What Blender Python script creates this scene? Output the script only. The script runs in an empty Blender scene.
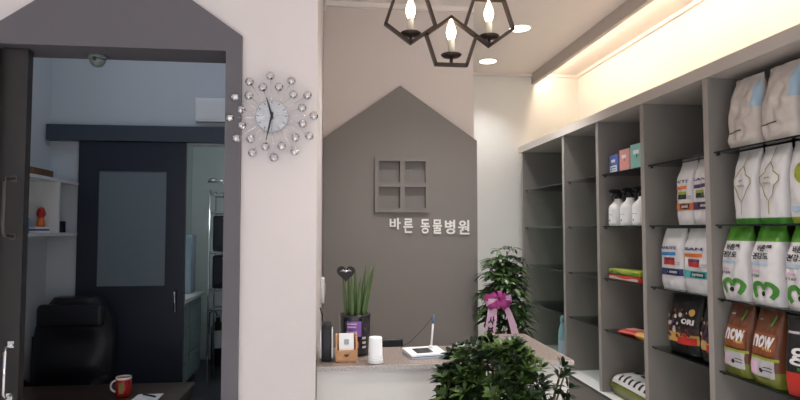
import bpy, bmesh, math, random
from mathutils import Vector, Matrix, noise
random.seed(7)
S = bpy.context.scene
COL = S.collection
PI = math.pi

# ------------------------------------------------------------------ materials
def lin(c):
    c = c / 255.0
    return c / 12.92 if c <= 0.04045 else ((c + 0.055) / 1.055) ** 2.4

def M(name, rgb, rough=0.5, metal=0.0, var=0.06, scale=9.0, bump=0.0, bscale=60.0, coat=0.0, trans=0.0, ior=1.45, spec=0.5, sss=0.0):
    m = bpy.data.materials.new(name); m.use_nodes = True
    nt = m.node_tree; n = nt.nodes; b = n['Principled BSDF']
    base = [lin(c) for c in rgb]
    tc = n.new('ShaderNodeTexCoord')
    nz = n.new('ShaderNodeTexNoise'); nz.inputs['Scale'].default_value = scale; nz.inputs['Detail'].default_value = 4
    nt.links.new(tc.outputs['Object'], nz.inputs['Vector'])
    mx = n.new('ShaderNodeMix'); mx.data_type = 'RGBA'
    mx.inputs['A'].default_value = [min(1, c * (1 - var)) for c in base] + [1]
    mx.inputs['B'].default_value = [min(1, c * (1 + var)) for c in base] + [1]
    nt.links.new(nz.outputs['Fac'], mx.inputs['Factor'])
    nt.links.new(mx.outputs['Result'], b.inputs['Base Color'])
    b.inputs['Roughness'].default_value = rough; b.inputs['Metallic'].default_value = metal
    b.inputs['Coat Weight'].default_value = coat; b.inputs['Transmission Weight'].default_value = trans
    b.inputs['IOR'].default_value = ior; b.inputs['Specular IOR Level'].default_value = spec
    if bump:
        n2 = n.new('ShaderNodeTexNoise'); n2.inputs['Scale'].default_value = bscale; n2.inputs['Detail'].default_value = 5
        nt.links.new(tc.outputs['Object'], n2.inputs['Vector'])
        bp = n.new('ShaderNodeBump'); bp.inputs['Strength'].default_value = bump; bp.inputs['Distance'].default_value = 0.004
        nt.links.new(n2.outputs['Fac'], bp.inputs['Height']); nt.links.new(bp.outputs['Normal'], b.inputs['Normal'])
    return m

def EM(name, rgb, strength):
    m = bpy.data.materials.new(name); m.use_nodes = True
    nt = m.node_tree; nt.nodes.clear()
    o = nt.nodes.new('ShaderNodeOutputMaterial'); e = nt.nodes.new('ShaderNodeEmission')
    e.inputs['Color'].default_value = [lin(c) for c in rgb] + [1]; e.inputs['Strength'].default_value = strength
    nt.links.new(e.outputs[0], o.inputs[0]); return m

def GLASS(name, tint, gloss=0.1, rough=0.02):
    m = bpy.data.materials.new(name); m.use_nodes = True
    nt = m.node_tree; nt.nodes.clear()
    o = nt.nodes.new('ShaderNodeOutputMaterial'); t = nt.nodes.new('ShaderNodeBsdfTransparent')
    g = nt.nodes.new('ShaderNodeBsdfGlossy'); x = nt.nodes.new('ShaderNodeMixShader'); f = nt.nodes.new('ShaderNodeFresnel')
    f.inputs[0].default_value = 1.35
    t.inputs[0].default_value = [lin(c) for c in tint] + [1]
    g.inputs['Roughness'].default_value = rough
    nt.links.new(f.outputs[0], x.inputs[0]); nt.links.new(t.outputs[0], x.inputs[1]); nt.links.new(g.outputs[0], x.inputs[2])
    nt.links.new(x.outputs[0], o.inputs[0]); return m

def TILES(name, c1, c2, size, rough=0.35):
    m = M(name, c1, rough); nt = m.node_tree; n = nt.nodes
    tc = n.new('ShaderNodeTexCoord'); br = n.new('ShaderNodeTexBrick'); br.offset = 0.0
    br.inputs['Scale'].default_value = 1.0; br.inputs['Brick Width'].default_value = size; br.inputs['Row Height'].default_value = size
    br.inputs['Mortar Size'].default_value = 0.004
    br.inputs['Color1'].default_value = [lin(c) for c in c1] + [1]; br.inputs['Color2'].default_value = [lin(c) * 0.93 for c in c1] + [1]
    br.inputs['Mortar'].default_value = [lin(c) for c in c2] + [1]
    nt.links.new(tc.outputs['Object'], br.inputs['Vector']); nt.links.new(br.outputs['Color'], n['Principled BSDF'].inputs['Base Color'])
    return m

def GRANITE(name, a, b, rough=0.25):
    m = M(name, a, rough); nt = m.node_tree; n = nt.nodes
    tc = n.new('ShaderNodeTexCoord'); v = n.new('ShaderNodeTexNoise'); v.inputs['Scale'].default_value = 130; v.inputs['Detail'].default_value = 6
    r = n.new('ShaderNodeValToRGB'); r.color_ramp.elements[0].position = 0.38; r.color_ramp.elements[1].position = 0.62
    r.color_ramp.elements[0].color = [lin(c) for c in a] + [1]; r.color_ramp.elements[1].color = [lin(c) for c in b] + [1]
    nt.links.new(tc.outputs['Object'], v.inputs['Vector']); nt.links.new(v.outputs['Fac'], r.inputs[0])
    nt.links.new(r.outputs[0], n['Principled BSDF'].inputs['Base Color']); return m

def WOOD(name, a, b, rough=0.4, sc=4.0):
    m = M(name, a, rough); nt = m.node_tree; n = nt.nodes
    tc = n.new('ShaderNodeTexCoord'); mp = n.new('ShaderNodeMapping'); mp.inputs['Scale'].default_value = (1.0, 9.0, 9.0)
    v = n.new('ShaderNodeTexNoise'); v.inputs['Scale'].default_value = sc; v.inputs['Detail'].default_value = 8; v.inputs['Distortion'].default_value = 1.2
    r = n.new('ShaderNodeValToRGB'); r.color_ramp.elements[0].position = 0.35; r.color_ramp.elements[1].position = 0.65
    r.color_ramp.elements[0].color = [lin(c) for c in a] + [1]; r.color_ramp.elements[1].color = [lin(c) for c in b] + [1]
    nt.links.new(tc.outputs['Object'], mp.inputs['Vector']); nt.links.new(mp.outputs[0], v.inputs['Vector'])
    nt.links.new(v.outputs['Fac'], r.inputs[0]); nt.links.new(r.outputs[0], n['Principled BSDF'].inputs['Base Color']); return m

def BRUSHED(name):
    m = M(name, (178, 178, 181), 0.24, 1.0); nt = m.node_tree; n = nt.nodes
    tc = n.new('ShaderNodeTexCoord'); sp = n.new('ShaderNodeSeparateXYZ'); at = n.new('ShaderNodeMath'); at.operation = 'ARCTAN2'
    nt.links.new(tc.outputs['Object'], sp.inputs[0]); nt.links.new(sp.outputs['Z'], at.inputs[0]); nt.links.new(sp.outputs['X'], at.inputs[1])
    nz = n.new('ShaderNodeTexNoise'); nz.noise_dimensions = '1D'; nz.inputs['Scale'].default_value = 40; nz.inputs['Detail'].default_value = 4
    nt.links.new(at.outputs[0], nz.inputs['W'])
    bp = n.new('ShaderNodeBump'); bp.inputs['Strength'].default_value = 0.35; bp.inputs['Distance'].default_value = 0.002
    nt.links.new(nz.outputs['Fac'], bp.inputs['Height']); nt.links.new(bp.outputs[0], n['Principled BSDF'].inputs['Normal'])
    b = n['Principled BSDF']; b.inputs['Anisotropic'].default_value = 0.9; b.inputs['Anisotropic Rotation'].default_value = 0.25
    tg = n.new('ShaderNodeTangent'); tg.direction_type = 'RADIAL'; tg.axis = 'Y'; nt.links.new(tg.outputs[0], b.inputs['Tangent'])
    return m

MAT = dict(
    wall=M('white_wallpaper', (212, 205, 206), 0.75, var=0.02, bump=0.15, bscale=90),
    wall_cream=M('cream_wallpaper', (214, 204, 199), 0.75, var=0.02, bump=0.15, bscale=90),
    wall_far=M('pale_wallpaper', (222, 222, 220), 0.75, var=0.02, bump=0.15, bscale=90),
    wall_exam=M('exam_room_paint', (205, 210, 214), 0.8, var=0.02),
    wall_lab=M('lab_room_paint', (190, 200, 200), 0.8, var=0.02),
    ceil=M('ceiling_paint', (236, 228, 223), 0.8, var=0.02),
    surround=M('plum_grey_laminate', (94, 91, 97), 0.55, var=0.03, bump=0.1, bscale=150),
    panel=M('taupe_grey_panel', (128, 123, 120), 0.55, var=0.025, bump=0.06, bscale=120),
    handle_dark=M('dark_grey_handle', (70, 66, 66), 0.5),
    ribtree=M('umbrella_leaf', (58, 84, 44), 0.42, var=0.3, scale=14, spec=0.35),
    lab_fill=EM('cool_lab_fill', (244, 246, 248), 12.0),
    leaf_dark=M('charcoal_door_laminate', (40, 37, 38), 0.5, var=0.05),
    cab=M('warm_grey_laminate', (130, 125, 121), 0.5, var=0.03, bump=0.05, bscale=100),
    cab_edge=M('pale_warm_grey_edge', (152, 146, 142), 0.45, var=0.03),
    board=M('pale_grey_board', (186, 179, 174), 0.45, var=0.03),
    beam=M('grey_beam_laminate', (190, 180, 174), 0.6, var=0.02),
    counter_white=M('white_counter_laminate', (206, 204, 202), 0.2, var=0.015, coat=0.3),
    white_lam=M('white_laminate', (225, 226, 226), 0.25, var=0.015, coat=0.3),
    white=M('white_plastic', (232, 232, 232), 0.4, var=0.015),
    letter=M('white_acrylic', (240, 240, 238), 0.35, var=0.01),
    navy=M('navy_door_paint', (42, 46, 58), 0.4, var=0.04),
    rail=M('slate_rail_cover', (66, 73, 84), 0.5, var=0.04),
    frost=M('frosted_glass', (112, 124, 130), 0.35, var=0.05, scale=2.0, spec=0.6),
    chrome=M('chrome', (225, 225, 228), 0.12, 1.0, var=0.02),
    steel=M('brushed_steel', (170, 172, 176), 0.35, 1.0, var=0.04),
    crystal=M('mirrored_crystal', (216, 216, 220), 0.04, 1.0, var=0.02),
    dial=BRUSHED('brushed_dial'),
    black=M('black_plastic', (24, 24, 26), 0.35, var=0.1),
    blackmat=M('matt_black_metal', (30, 27, 26), 0.5, 0.3, var=0.1),
    bronze=M('dark_bronze_metal', (62, 50, 44), 0.4, 0.6, var=0.1),
    leather=M('black_leather', (26, 26, 32), 0.42, var=0.12, bump=0.25, bscale=120),
    gran=GRANITE('beige_granite', (124, 111, 105), (156, 143, 136)),
    gran_edge=GRANITE('granite_edge', (160, 154, 152), (184, 178, 176)),
    shelfglass=GLASS('shelf_glass', (214, 224, 220)),
    glassedge=M('dark_glass_edge', (26, 34, 34), 0.15, var=0.1),
    floor=TILES('floor_tile', (220, 217, 214), (110, 106, 102), 0.6),
    floor_lab=TILES('lab_floor_tile', (62, 64, 70), (46, 48, 52), 0.6),
    darkwood=WOOD('dark_walnut', (48, 34, 28), (74, 54, 45), 0.35),
    lightwood=WOOD('pale_wood', (176, 128, 88), (206, 160, 118), 0.5, 12),
    midwood=WOOD('brown_wood', (92, 66, 44), (120, 88, 60), 0.5),
    paper=M('paper', (236, 238, 242), 0.8, var=0.02),
    red=M('red_glaze', (160, 28, 22), 0.25, var=0.06, coat=0.3),
    mugwhite=M('white_glaze', (235, 228, 222), 0.2, var=0.02),
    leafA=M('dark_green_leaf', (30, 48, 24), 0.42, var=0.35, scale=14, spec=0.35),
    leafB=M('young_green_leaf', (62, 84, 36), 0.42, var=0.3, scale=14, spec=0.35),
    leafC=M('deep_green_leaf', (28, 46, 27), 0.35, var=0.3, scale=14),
    cane=M('snake_plant_green', (78, 100, 58), 0.45, var=0.35, scale=26),
    stem=M('brown_stem', (80, 64, 46), 0.8, var=0.2),
    soil=M('soil', (48, 38, 30), 0.95, var=0.3, bump=0.8),
    pot_dark=M('dark_glazed_pot', (26, 26, 36), 0.2, var=0.1, coat=0.4),
    pot_grey=M('grey_planter', (120, 116, 112), 0.6, var=0.08),
    purple=M('violet_print', (120, 84, 160), 0.4, var=0.2),
    ribbon=M('magenta_ribbon', (150, 48, 118), 0.35, var=0.2, scale=20),
    ribbon_pale=M('pale_pink_ribbon', (206, 170, 196), 0.4, var=0.08),
    ink=M('black_ink', (22, 20, 22), 0.6, var=0.05),
    bagwhite=M('white_bag_film', (204, 202, 204), 0.3, var=0.03, bump=0.25, bscale=22, spec=0.6),
    bagpearl=M('pearly_bag_film', (192, 184, 179), 0.32, var=0.08, scale=12, bump=0.4, bscale=18, spec=0.6),
    bagwindow=M('pale_blue_film', (160, 184, 204), 0.25, var=0.08),
    gold=M('olive_gold_print', (136, 124, 62), 0.4, var=0.1),
    lime=M('lime_print', (140, 152, 50), 0.4, var=0.1),
    green=M('grass_green_print', (76, 134, 42), 0.35, var=0.12),
    greendark=M('leaf_green_print', (62, 122, 46), 0.35, var=0.1),
    brownbag=M('copper_brown_film', (98, 57, 39), 0.35, var=0.15, bump=0.3, bscale=22),
    brownlight=M('copper_orange_print', (128, 72, 42), 0.35, var=0.15),
    olive=M('olive_green_print', (104, 110, 38), 0.35, var=0.12),
    blackbag=M('black_bag_film', (30, 28, 30), 0.35, var=0.15, bump=0.3, bscale=22),
    redprint=M('red_print', (176, 46, 38), 0.4, var=0.1),
    orange=M('orange_print', (206, 108, 48), 0.4, var=0.1),
    bluep=M('blue_print', (50, 120, 180), 0.4, var=0.1),
    teal=M('teal_print', (70, 160, 160), 0.4, var=0.1),
    navyp=M('navy_print', (44, 58, 110), 0.4, var=0.1),
    plum=M('plum_print', (84, 56, 90), 0.4, var=0.1),
    greyp=M('grey_print', (170, 168, 172), 0.4, var=0.1),
    tan=M('tan_print', (196, 152, 84), 0.4, var=0.2, scale=40),
    pinkbox=M('pink_card', (226, 162, 156), 0.5, var=0.05),
    bluebox=M('blue_card', (96, 118, 190), 0.5, var=0.08),
    mintbox=M('mint_card', (140, 196, 190), 0.5, var=0.06),
    tealplastic=M('pale_teal_plastic', (120, 164, 172), 0.3, var=0.06),
    labpanel=M('pale_blue_panel', (160, 180, 194), 0.45, var=0.03),
    labcab=M('grey_green_cabinet', (130, 148, 150), 0.45, var=0.04),
    candle=M('ivory_sleeve', (200, 190, 172), 0.45, var=0.04),
    mintgrey=M('grey_dome', (96, 104, 104), 0.35, var=0.05),
    screen=M('dark_screen', (46, 50, 54), 0.15, var=0.1),
    bulb=EM('lit_bulb', (255, 226, 188), 20.0),
    down=EM('downlight_diffuser', (255, 242, 226), 10.0),
    led=EM('warm_led', (255, 232, 200), 58.0),
    exam_fill=EM('cool_exam_fill', (216, 232, 255), 2.6),
)

# ------------------------------------------------------------------ mesh builder
class MB:
    def __init__(s): s.v = []; s.f = []; s.m = []; s.mats = []; s.sm = []
    def mi(s, m):
        m = MAT[m] if isinstance(m, str) else m
        if m not in s.mats: s.mats.append(m)
        return s.mats.index(m)
    def add(s, vs, fs, m, smooth=False):
        o = len(s.v); i = s.mi(m)
        s.v += [tuple(v) for v in vs]
        for f in fs: s.f.append(tuple(o + k for k in f)); s.m.append(i); s.sm.append(smooth)
        return s
    def box(s, x0, x1, y0, y1, z0, z1, m, mtx=None):
        vs = [Vector((x, y, z)) for x in (x0, x1) for y in (y0, y1) for z in (z0, z1)]
        if mtx is not None: vs = [mtx @ v for v in vs]
        return s.add(vs, [(0, 1, 3, 2), (4, 6, 7, 5), (0, 4, 5, 1), (2, 3, 7, 6), (0, 2, 6, 4), (1, 5, 7, 3)], m)
    def rbox(s, x0, x1, y0, y1, z0, z1, m, r=0.01, mtx=None, seg=2):
        bm = bmesh.new(); bmesh.ops.create_cube(bm, size=1)
        for v in bm.verts: v.co = Vector(((x0 + x1) / 2 + v.co.x * (x1 - x0), (y0 + y1) / 2 + v.co.y * (y1 - y0), (z0 + z1) / 2 + v.co.z * (z1 - z0)))
        bmesh.ops.bevel(bm, geom=list(bm.edges), offset=r, segments=seg, profile=0.5, affect='EDGES')
        return s.bm(bm, m, mtx, True)
    def bm(s, bm, m, mtx=None, smooth=False):
        bm.verts.index_update()
        vs = [(mtx @ v.co) if mtx is not None else v.co.copy() for v in bm.verts]
        fs = [[v.index for v in f.verts] for f in bm.faces]; bm.free()
        return s.add(vs, fs, m, smooth)
    def prism(s, poly, y0, y1, m, axis='y'):
        # outline given in (x, z), extruded along y  (axis 'x': outline in (y, z); axis 'z': outline in (x, y))
        def P(a, b, c): return {'y': (a, c, b), 'x': (c, a, b), 'z': (a, b, c)}[axis]
        n = len(poly); vs = [P(a, b, y0) for a, b in poly] + [P(a, b, y1) for a, b in poly]
        fs = [tuple(range(n)), tuple(range(2 * n - 1, n - 1, -1))] + [(i, n + i, n + (i + 1) % n, (i + 1) % n) for i in range(n)]
        return s.add(vs, fs, m)
    def lathe(s, prof, m, n=24, c=(0, 0, 0), mtx=None, smooth=True):
        vs = []; fs = []
        for r, z in prof:
            for k in range(n):
                a = 2 * PI * k / n; v = Vector((c[0] + r * math.cos(a), c[1] + r * math.sin(a), c[2] + z)); vs.append(mtx @ v if mtx is not None else v)
        for j in range(len(prof) - 1):
            for k in range(n): fs.append((j * n + k, j * n + (k + 1) % n, (j + 1) * n + (k + 1) % n, (j + 1) * n + k))
        fs.append(tuple(range(n - 1, -1, -1))); fs.append(tuple((len(prof) - 1) * n + k for k in range(n)))
        return s.add(vs, fs, m, smooth)
    def cyl(s, a, b, r, m, n=12, r2=None):
        a = Vector(a); b = Vector(b); d = b - a
        q = d.to_track_quat('Z', 'Y').to_matrix().to_4x4(); q.translation = a
        return s.lathe([(r, 0), (r if r2 is None else r2, d.length)], m, n, mtx=q)
    def tube(s, pts, r, m, n=8, closed=False):
        pts = [Vector(p) for p in pts]; N = len(pts); rr = r if isinstance(r, (list, tuple)) else [r] * N
        vs = []; fs = []; up = Vector((0.13, 0.31, 0.94))
        for i, p in enumerate(pts):
            t = (pts[(i + 1) % N] - pts[i - 1]) if closed else (pts[min(i + 1, N - 1)] - pts[max(i - 1, 0)])
            t.normalize(); x = t.cross(up)
            if x.length < 0.05: x = t.cross(Vector((1, 0, 0)))
            x.normalize(); y = t.cross(x)
            for k in range(n):
                a = 2 * PI * k / n; vs.append(p + (x * math.cos(a) + y * math.sin(a)) * rr[i])
        for i in range(N if closed else N - 1):
            j = (i + 1) % N
            for k in range(n): fs.append((i * n + k, j * n + k, j * n + (k + 1) % n, i * n + (k + 1) % n))
        if not closed: fs.append(tuple(range(n))); fs.append(tuple((N - 1) * n + k for k in range(n - 1, -1, -1)))
        return s.add(vs, fs, m, True)
    def ico(s, c, r, m, sub=1, sc=(1, 1, 1), smooth=False):
        bm = bmesh.new(); bmesh.ops.create_icosphere(bm, subdivisions=sub, radius=r)
        for v in bm.verts: v.co = Vector((v.co.x * sc[0] + c[0], v.co.y * sc[1] + c[1], v.co.z * sc[2] + c[2]))
        return s.bm(bm, m, None, smooth)
    def grid(s, fn, nu, nv, m, smooth=True, u0=0., u1=1., v0=0., v1=1.):
        vs = [fn(u0 + (u1 - u0) * i / nu, v0 + (v1 - v0) * j / nv) for j in range(nv + 1) for i in range(nu + 1)]
        w = nu + 1
        return s.add(vs, [(j * w + i, j * w + i + 1, (j + 1) * w + i + 1, (j + 1) * w + i) for j in range(nv) for i in range(nu)], m, smooth)
    def build(s, name, parent=None, loc=(0, 0, 0), rz=0.0, fix=True):
        me = bpy.data.meshes.new(name); me.from_pydata(s.v, [], s.f)
        for m in s.mats: me.materials.append(m)
        for p, i, sm in zip(me.polygons, s.m, s.sm): p.material_index = i; p.use_smooth = sm
        me.update()
        if fix:
            bm = bmesh.new(); bm.from_mesh(me); bmesh.ops.recalc_face_normals(bm, faces=list(bm.faces)); bm.to_mesh(me); bm.free()
        o = bpy.data.objects.new(name, me); COL.objects.link(o)
        o.location = loc; o.rotation_euler = (0, 0, rz)
        if parent is not None: o.parent = parent
        return o

def tag(o, label, cat, group=None, kind=None):
    o['label'] = label; o['category'] = cat
    if group: o['group'] = group
    if kind: o['kind'] = kind
    return o
def thing(name, label, cat, loc=(0, 0, 0), rz=0.0, group=None):
    o = bpy.data.objects.new(name, None); COL.objects.link(o); o.empty_display_size = 0.05
    o.location = loc; o.rotation_euler = (0, 0, rz); return tag(o, label, cat, group)
def struct(o, label=None):
    o['kind'] = 'structure'
    if label: o['label'] = label
    return o
def dup(o, loc=None, rz=None, label=None, parent=None):
    c = o.copy(); COL.objects.link(c)
    if parent is not None: c.parent = parent
    if loc is not None: c.location = loc
    if rz is not None: c.rotation_euler = (0, 0, rz)
    if label: c['label'] = label
    for ch in list(o.children): dup(ch, parent=c)
    return c

def text2d(body, offset=0.0):
    c = bpy.data.curves.new('lettering', 'FONT'); c.body = body; c.size = 1; c.offset = offset; c.resolution_u = 3
    o = bpy.data.objects.new('lettering', c); COL.objects.link(o)
    me = bpy.data.meshes.new_from_object(o.evaluated_get(bpy.context.evaluated_depsgraph_get()))
    vs = [(v.co.x, v.co.y) for v in me.vertices]; fs = [tuple(p.vertices) for p in me.polygons]
    bpy.data.objects.remove(o); bpy.data.curves.remove(c); bpy.data.meshes.remove(me)
    x0 = min(v[0] for v in vs); x1 = max(v[0] for v in vs); y0 = min(v[1] for v in vs); y1 = max(v[1] for v in vs)
    # normalised to a box -0.5..0.5 both ways
    return [((x - x0) / (x1 - x0) - .5, (y - y0) / (y1 - y0) - .5) for x, y in vs], fs

# ------------------------------------------------------------------ the room
CZ = 3.19      # ceiling height
b = MB(); b.box(-3.1, 2.75, -2.6, 4.15, -.1, 0, 'floor'); b.box(-.05, 2.75, 4.15, 6.2, -.1, 0, 'floor'); struct(b.build('floor'))
b = MB(); b.box(-1.95, -.05, 4.15, 7.65, -.1, 0, 'floor_lab'); struct(b.build('floor_lab'))
b = MB(); b.box(-3.1, 2.75, -2.6, 7.65, CZ, CZ + .1, 'ceil'); struct(b.build('ceiling'))
# front wall with the pocket for the sliding leaf and the doorway
b = MB()
b.box(-3.1, -1.255, 2.4, 2.415, 0, CZ, 'wall'); b.box(-3.1, -1.215, 2.5, 2.55, 0, CZ, 'wall'); b.box(-3.1, -1.95, 2.415, 2.5, 0, CZ, 'wall')
b.box(-.4, -.053, 2.4, 2.55, 0, CZ, 'wall'); b.box(-1.255, -.4, 2.4, 2.55, 2.27, CZ, 'wall')
struct(b.build('wall_front'))
b = MB(); b.box(-.195, -.053, 2.55, 4.28, 0, CZ, 'wall'); struct(b.build('wall_side'))
b = MB(); b.box(-.195, 1.045, 4.28, 4.42, 0, CZ, 'wall_cream'); struct(b.build('wall_reception'))
b = MB(); b.box(-.05, 2.75, 6.05, 6.2, 0, CZ, 'wall_far'); struct(b.build('wall_far'))
b = MB(); b.box(2.613, 2.75, -2.6, 6.05, 0, CZ, 'wall_far'); struct(b.build('wall_right'))
b = MB(); b.box(-3.1, -3.0, -2.6, 2.4, 0, CZ, 'wall'); struct(b.build('wall_left'))
b = MB(); b.box(-3.1, 2.75, -2.6, -2.5, 0, .25, 'wall'); b.box(-3.1, 2.75, -2.6, -2.5, 2.95, CZ, 'wall'); b.box(-3.1, -2.8, -2.6, -2.5, .25, 2.95, 'wall'); b.box(2.3, 2.75, -2.6, -2.5, .25, 2.95, 'wall'); struct(b.build('wall_back'))
b = MB()
for x in (-2.8, -1.15, .55, 2.25): b.box(x, x + .05, -2.58, -2.53, .25, 2.95, 'leaf_dark')
for z in (.25, 2.1, 2.9): b.box(-2.8, 2.3, -2.575, -2.535, z, z + .05, 'leaf_dark')
struct(b.build('window_1'))
# examination room and the room behind it
b = MB(); b.box(-1.93, -1.805, 2.55, 4.1, 0, CZ, 'wall_exam'); struct(b.build('wall_exam_left'))
b = MB(); b.box(-1.93, -.97, 4.1, 4.22, 0, CZ, 'wall_exam'); b.box(-.97, -.195, 4.1, 4.22, 2.12, CZ, 'wall_exam'); struct(b.build('wall_exam_back'))
b = MB(); b.box(-1.95, -1.66, 4.22, 7.5, 0, CZ, 'wall_lab'); struct(b.build('wall_lab_left'))
b = MB(); b.box(-1.95, -.05, 7.5, 7.65, 0, CZ, 'wall_lab'); struct(b.build('wall_lab_back'))
b = MB(); b.box(-.15, -.05, 4.42, 7.5, 0, CZ, 'wall_lab'); struct(b.build('wall_lab_right'))

# house-shaped surround of the doorway
b = MB(); F0, F1 = 2.378, 2.4
b.box(-1.27, -1.245, F0, F1, 0, 2.25, 'surround'); b.box(-.408, -.347, F0, F1, 0, 2.25, 'surround')
b.prism([(-1.27, 2.25), (-.347, 2.25), (-.347, 2.312), (-.808, 2.635), (-1.27, 2.312)], F0, F1, 'surround')
b.box(-.408, -.4, F1, 2.56, 0, 2.25, 'surround'); b.box(-1.25, -.4, F1, 2.56, 2.25, 2.27, 'surround')
b.box(-1.215, -1.205, 2.502, 2.56, 0, 2.25, 'surround')
struct(b.build('trim_1'), 'plum-grey house-shaped surround of the doorway in the clock wall')

# house-shaped panel behind the reception desk, with its cut-out window
b = MB(); G0, G1 = 4.25, 4.28
wx0, wx1, wz0, wz1 = .322, .7, 1.684, 2.062
b.box(-.048, wx0, G0, G1, 0, 2.2, 'panel'); b.box(wx1, 1.06, G0, G1, 0, 2.2, 'panel')
b.box(wx0, wx1, G0, G1, 0, wz0, 'panel'); b.box(wx0, wx1, G0, G1, wz1, 2.2, 'panel')
b.prism([(-.048, 2.2), (1.06, 2.2), (.498, 2.59)], G0, G1, 'panel')
b.box(wx0, wx1, 4.274, 4.2795, wz0, wz1, 'panel')
struct(b.build('trim_2'), 'taupe house-shaped panel on the wall behind the reception counter')
b = MB(); w = .008; y0, y1 = 4.222, 4.2495
q = .022
b.box(wx0 - w, wx0 + q, y0, y1, wz0 + q, wz1 - q, 'panel'); b.box(wx1 - q, wx1 + w, y0, y1, wz0 + q, wz1 - q, 'panel')
b.box(wx0 - w, wx1 + w, y0, y1, wz0 - w, wz0 + q, 'panel'); b.box(wx0 - w, wx1 + w, y0, y1, wz1 - q, wz1 + w, 'panel')
cx, cz = (wx0 + wx1) / 2, (wz0 + wz1) / 2
b.box(cx - .017, cx + .017, y0 + .002, 4.273, wz0 + q, wz1 - q, 'panel'); b.box(wx0 + q, wx1 - q, y0 + .004, 4.273, cz - .017, cz + .017, 'panel')
tag(b.build('wall_window_frame'), 'taupe four-pane blind window frame on the house-shaped panel', 'wall decoration')

# cornices and downstand beam with cove lighting
b = MB()
b.box(-.053, 1.045, 4.25, 4.28, CZ - .035, CZ, 'ceil'); b.box(-.053, -.035, 2.4, 4.25, CZ - .08, CZ, 'ceil'); b.box(1.045, 2.1, 6.02, 6.05, CZ - .03, CZ, 'ceil')
struct(b.build('trim_3'))
b = MB(); b.box(2.585, 2.613, -2.5, 6.02, CZ - .03, CZ, 'ceil'); b.box(2.15, 2.613, 6.02, 6.05, CZ - .03, CZ, 'ceil'); struct(b.build('trim_4'))
b = MB(); b.box(2.1, 2.14, -2.5, 6.05, CZ - .11, CZ, 'beam'); struct(b.build('trim_5'), 'grey downstand board along the lit ceiling cove')
b = MB(); b.box(2.145, 2.16, -2.4, 6.0, CZ - .06, CZ - .045, 'led'); tag(b.build('led_strip'), 'warm light strip hidden behind the grey ceiling board', 'lamp')

# downlights
def downlight(x, y, label, watts=160):
    t = thing('downlight', label, 'ceiling light', (x, y, CZ), 0, 'round recessed downlights')
    b = MB(); b.lathe([(.081, -.002), (.084, -.006), (.096, -.006), (.098, 0)], 'white', 28); b.build('trim_ring', t)
    b = MB(); b.lathe([(.08, -.004), (.08, -.0005)], 'down', 28); b.build('diffuser', t)
    l = bpy.data.lights.new('downlight_beam', 'SPOT'); l.energy = watts; l.color = (1, .965, .93); l.spot_size = math.radians(110); l.spot_blend = 1.0; l.shadow_soft_size = .07
    o = bpy.data.objects.new('downlight_beam', l); COL.objects.link(o); o.location = (x, y, CZ - .02)
downlight(1.516, 5.62, 'round lit ceiling downlight, the farther one, over the white back wall', 60)
downlight(1.525, 4.66, 'round lit ceiling downlight right of the pendant, the nearer of two', 140)
for x, y in ((.66, 3.2), (.95, 1.7), (1.0, .1), (.5, -.9), (-1.3, -1.0)): downlight(x, y, 'added unseen fill downlight in the ceiling outside the picture', 140 if y > 1 else 210)  # added unseen downlights; their bounce off the floor lifts the ceiling

# ------------------------------------------------------------------ pentagon pendant lamp
t = thing('pendant_lamp', 'bronze pendant lamp of three pentagon frames with candle bulbs', 'pendant lamp', (.41, 2.0, CZ))
def pent(cx, cz, R, flip):
    return [(cx + R * math.sin(2 * PI * k / 5) * (1), cz + (R if not flip else -R) * math.cos(2 * PI * k / 5)) for k in range(5)]
def pent_frame(cx, cz, R, flip, yo):
    b = MB(); p = pent(cx, cz, R, flip); w = .0052
    for k in range(5):
        a = Vector((p[k][0], yo, p[k][1])); c = Vector((p[(k + 1) % 5][0], yo, p[(k + 1) % 5][1])); d = (c - a); L = d.length; d.normalize()
        nrm = d.cross(Vector((0, 1, 0))); mt = Matrix((( d.x, 0, nrm.x, a.x), (d.y, 1, nrm.y, a.y), (d.z, 0, nrm.z, a.z), (0, 0, 0, 1)))
        b.box(-w * .6, L + w * .6, -.009, .009, -w, w, 'bronze', mt)
    fr = b.build('pentagon_frame', t)
    zb = min(q[1] for q in p)
    h = MB(); z = zb + .024
    h.cyl((cx, yo, zb), (cx, yo, z), .006, 'bronze', 10); h.lathe([(.006, 0), (.03, .004), (.036, .010), (.034, .012), (.008, .008)], 'bronze', 24, (cx, yo, z)); h.build('saucer', fr)
    h = MB(); h.lathe([(.0115, .008), (.0115, .06), (.009, .062)], 'candle', 16, (cx, yo, z)); h.build('candle_sleeve', fr)
    h = MB(); h.lathe([(.008, .062), (.012, .068), (.0165, .085), (.0155, .098), (.010, .115), (.004, .130), (.0015, .136)], 'bulb', 16, (cx, yo, z)); h.build('bulb', fr)
R = .0905
pent_frame(-.140, 2.187 + R - CZ, R, True, .0)
pent_frame(.134, 2.187 + R - CZ, R, True, .0)
pent_frame(-.004, 2.110 + R * .809 - CZ, R, False, -.022)
b = MB(); zt = 2.187 + R * 1.809 - CZ
b.box(-.16, .16, -.008, .008, zt, zt + .014, 'bronze'); b.cyl((0, 0, zt), (0, 0, -.03), .007, 'bronze', 10); b.build('stem', t)
b = MB(); b.lathe([(.06, 0), (.06, -.02), (.02, -.032)], 'bronze', 28); b.build('canopy', t)

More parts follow.
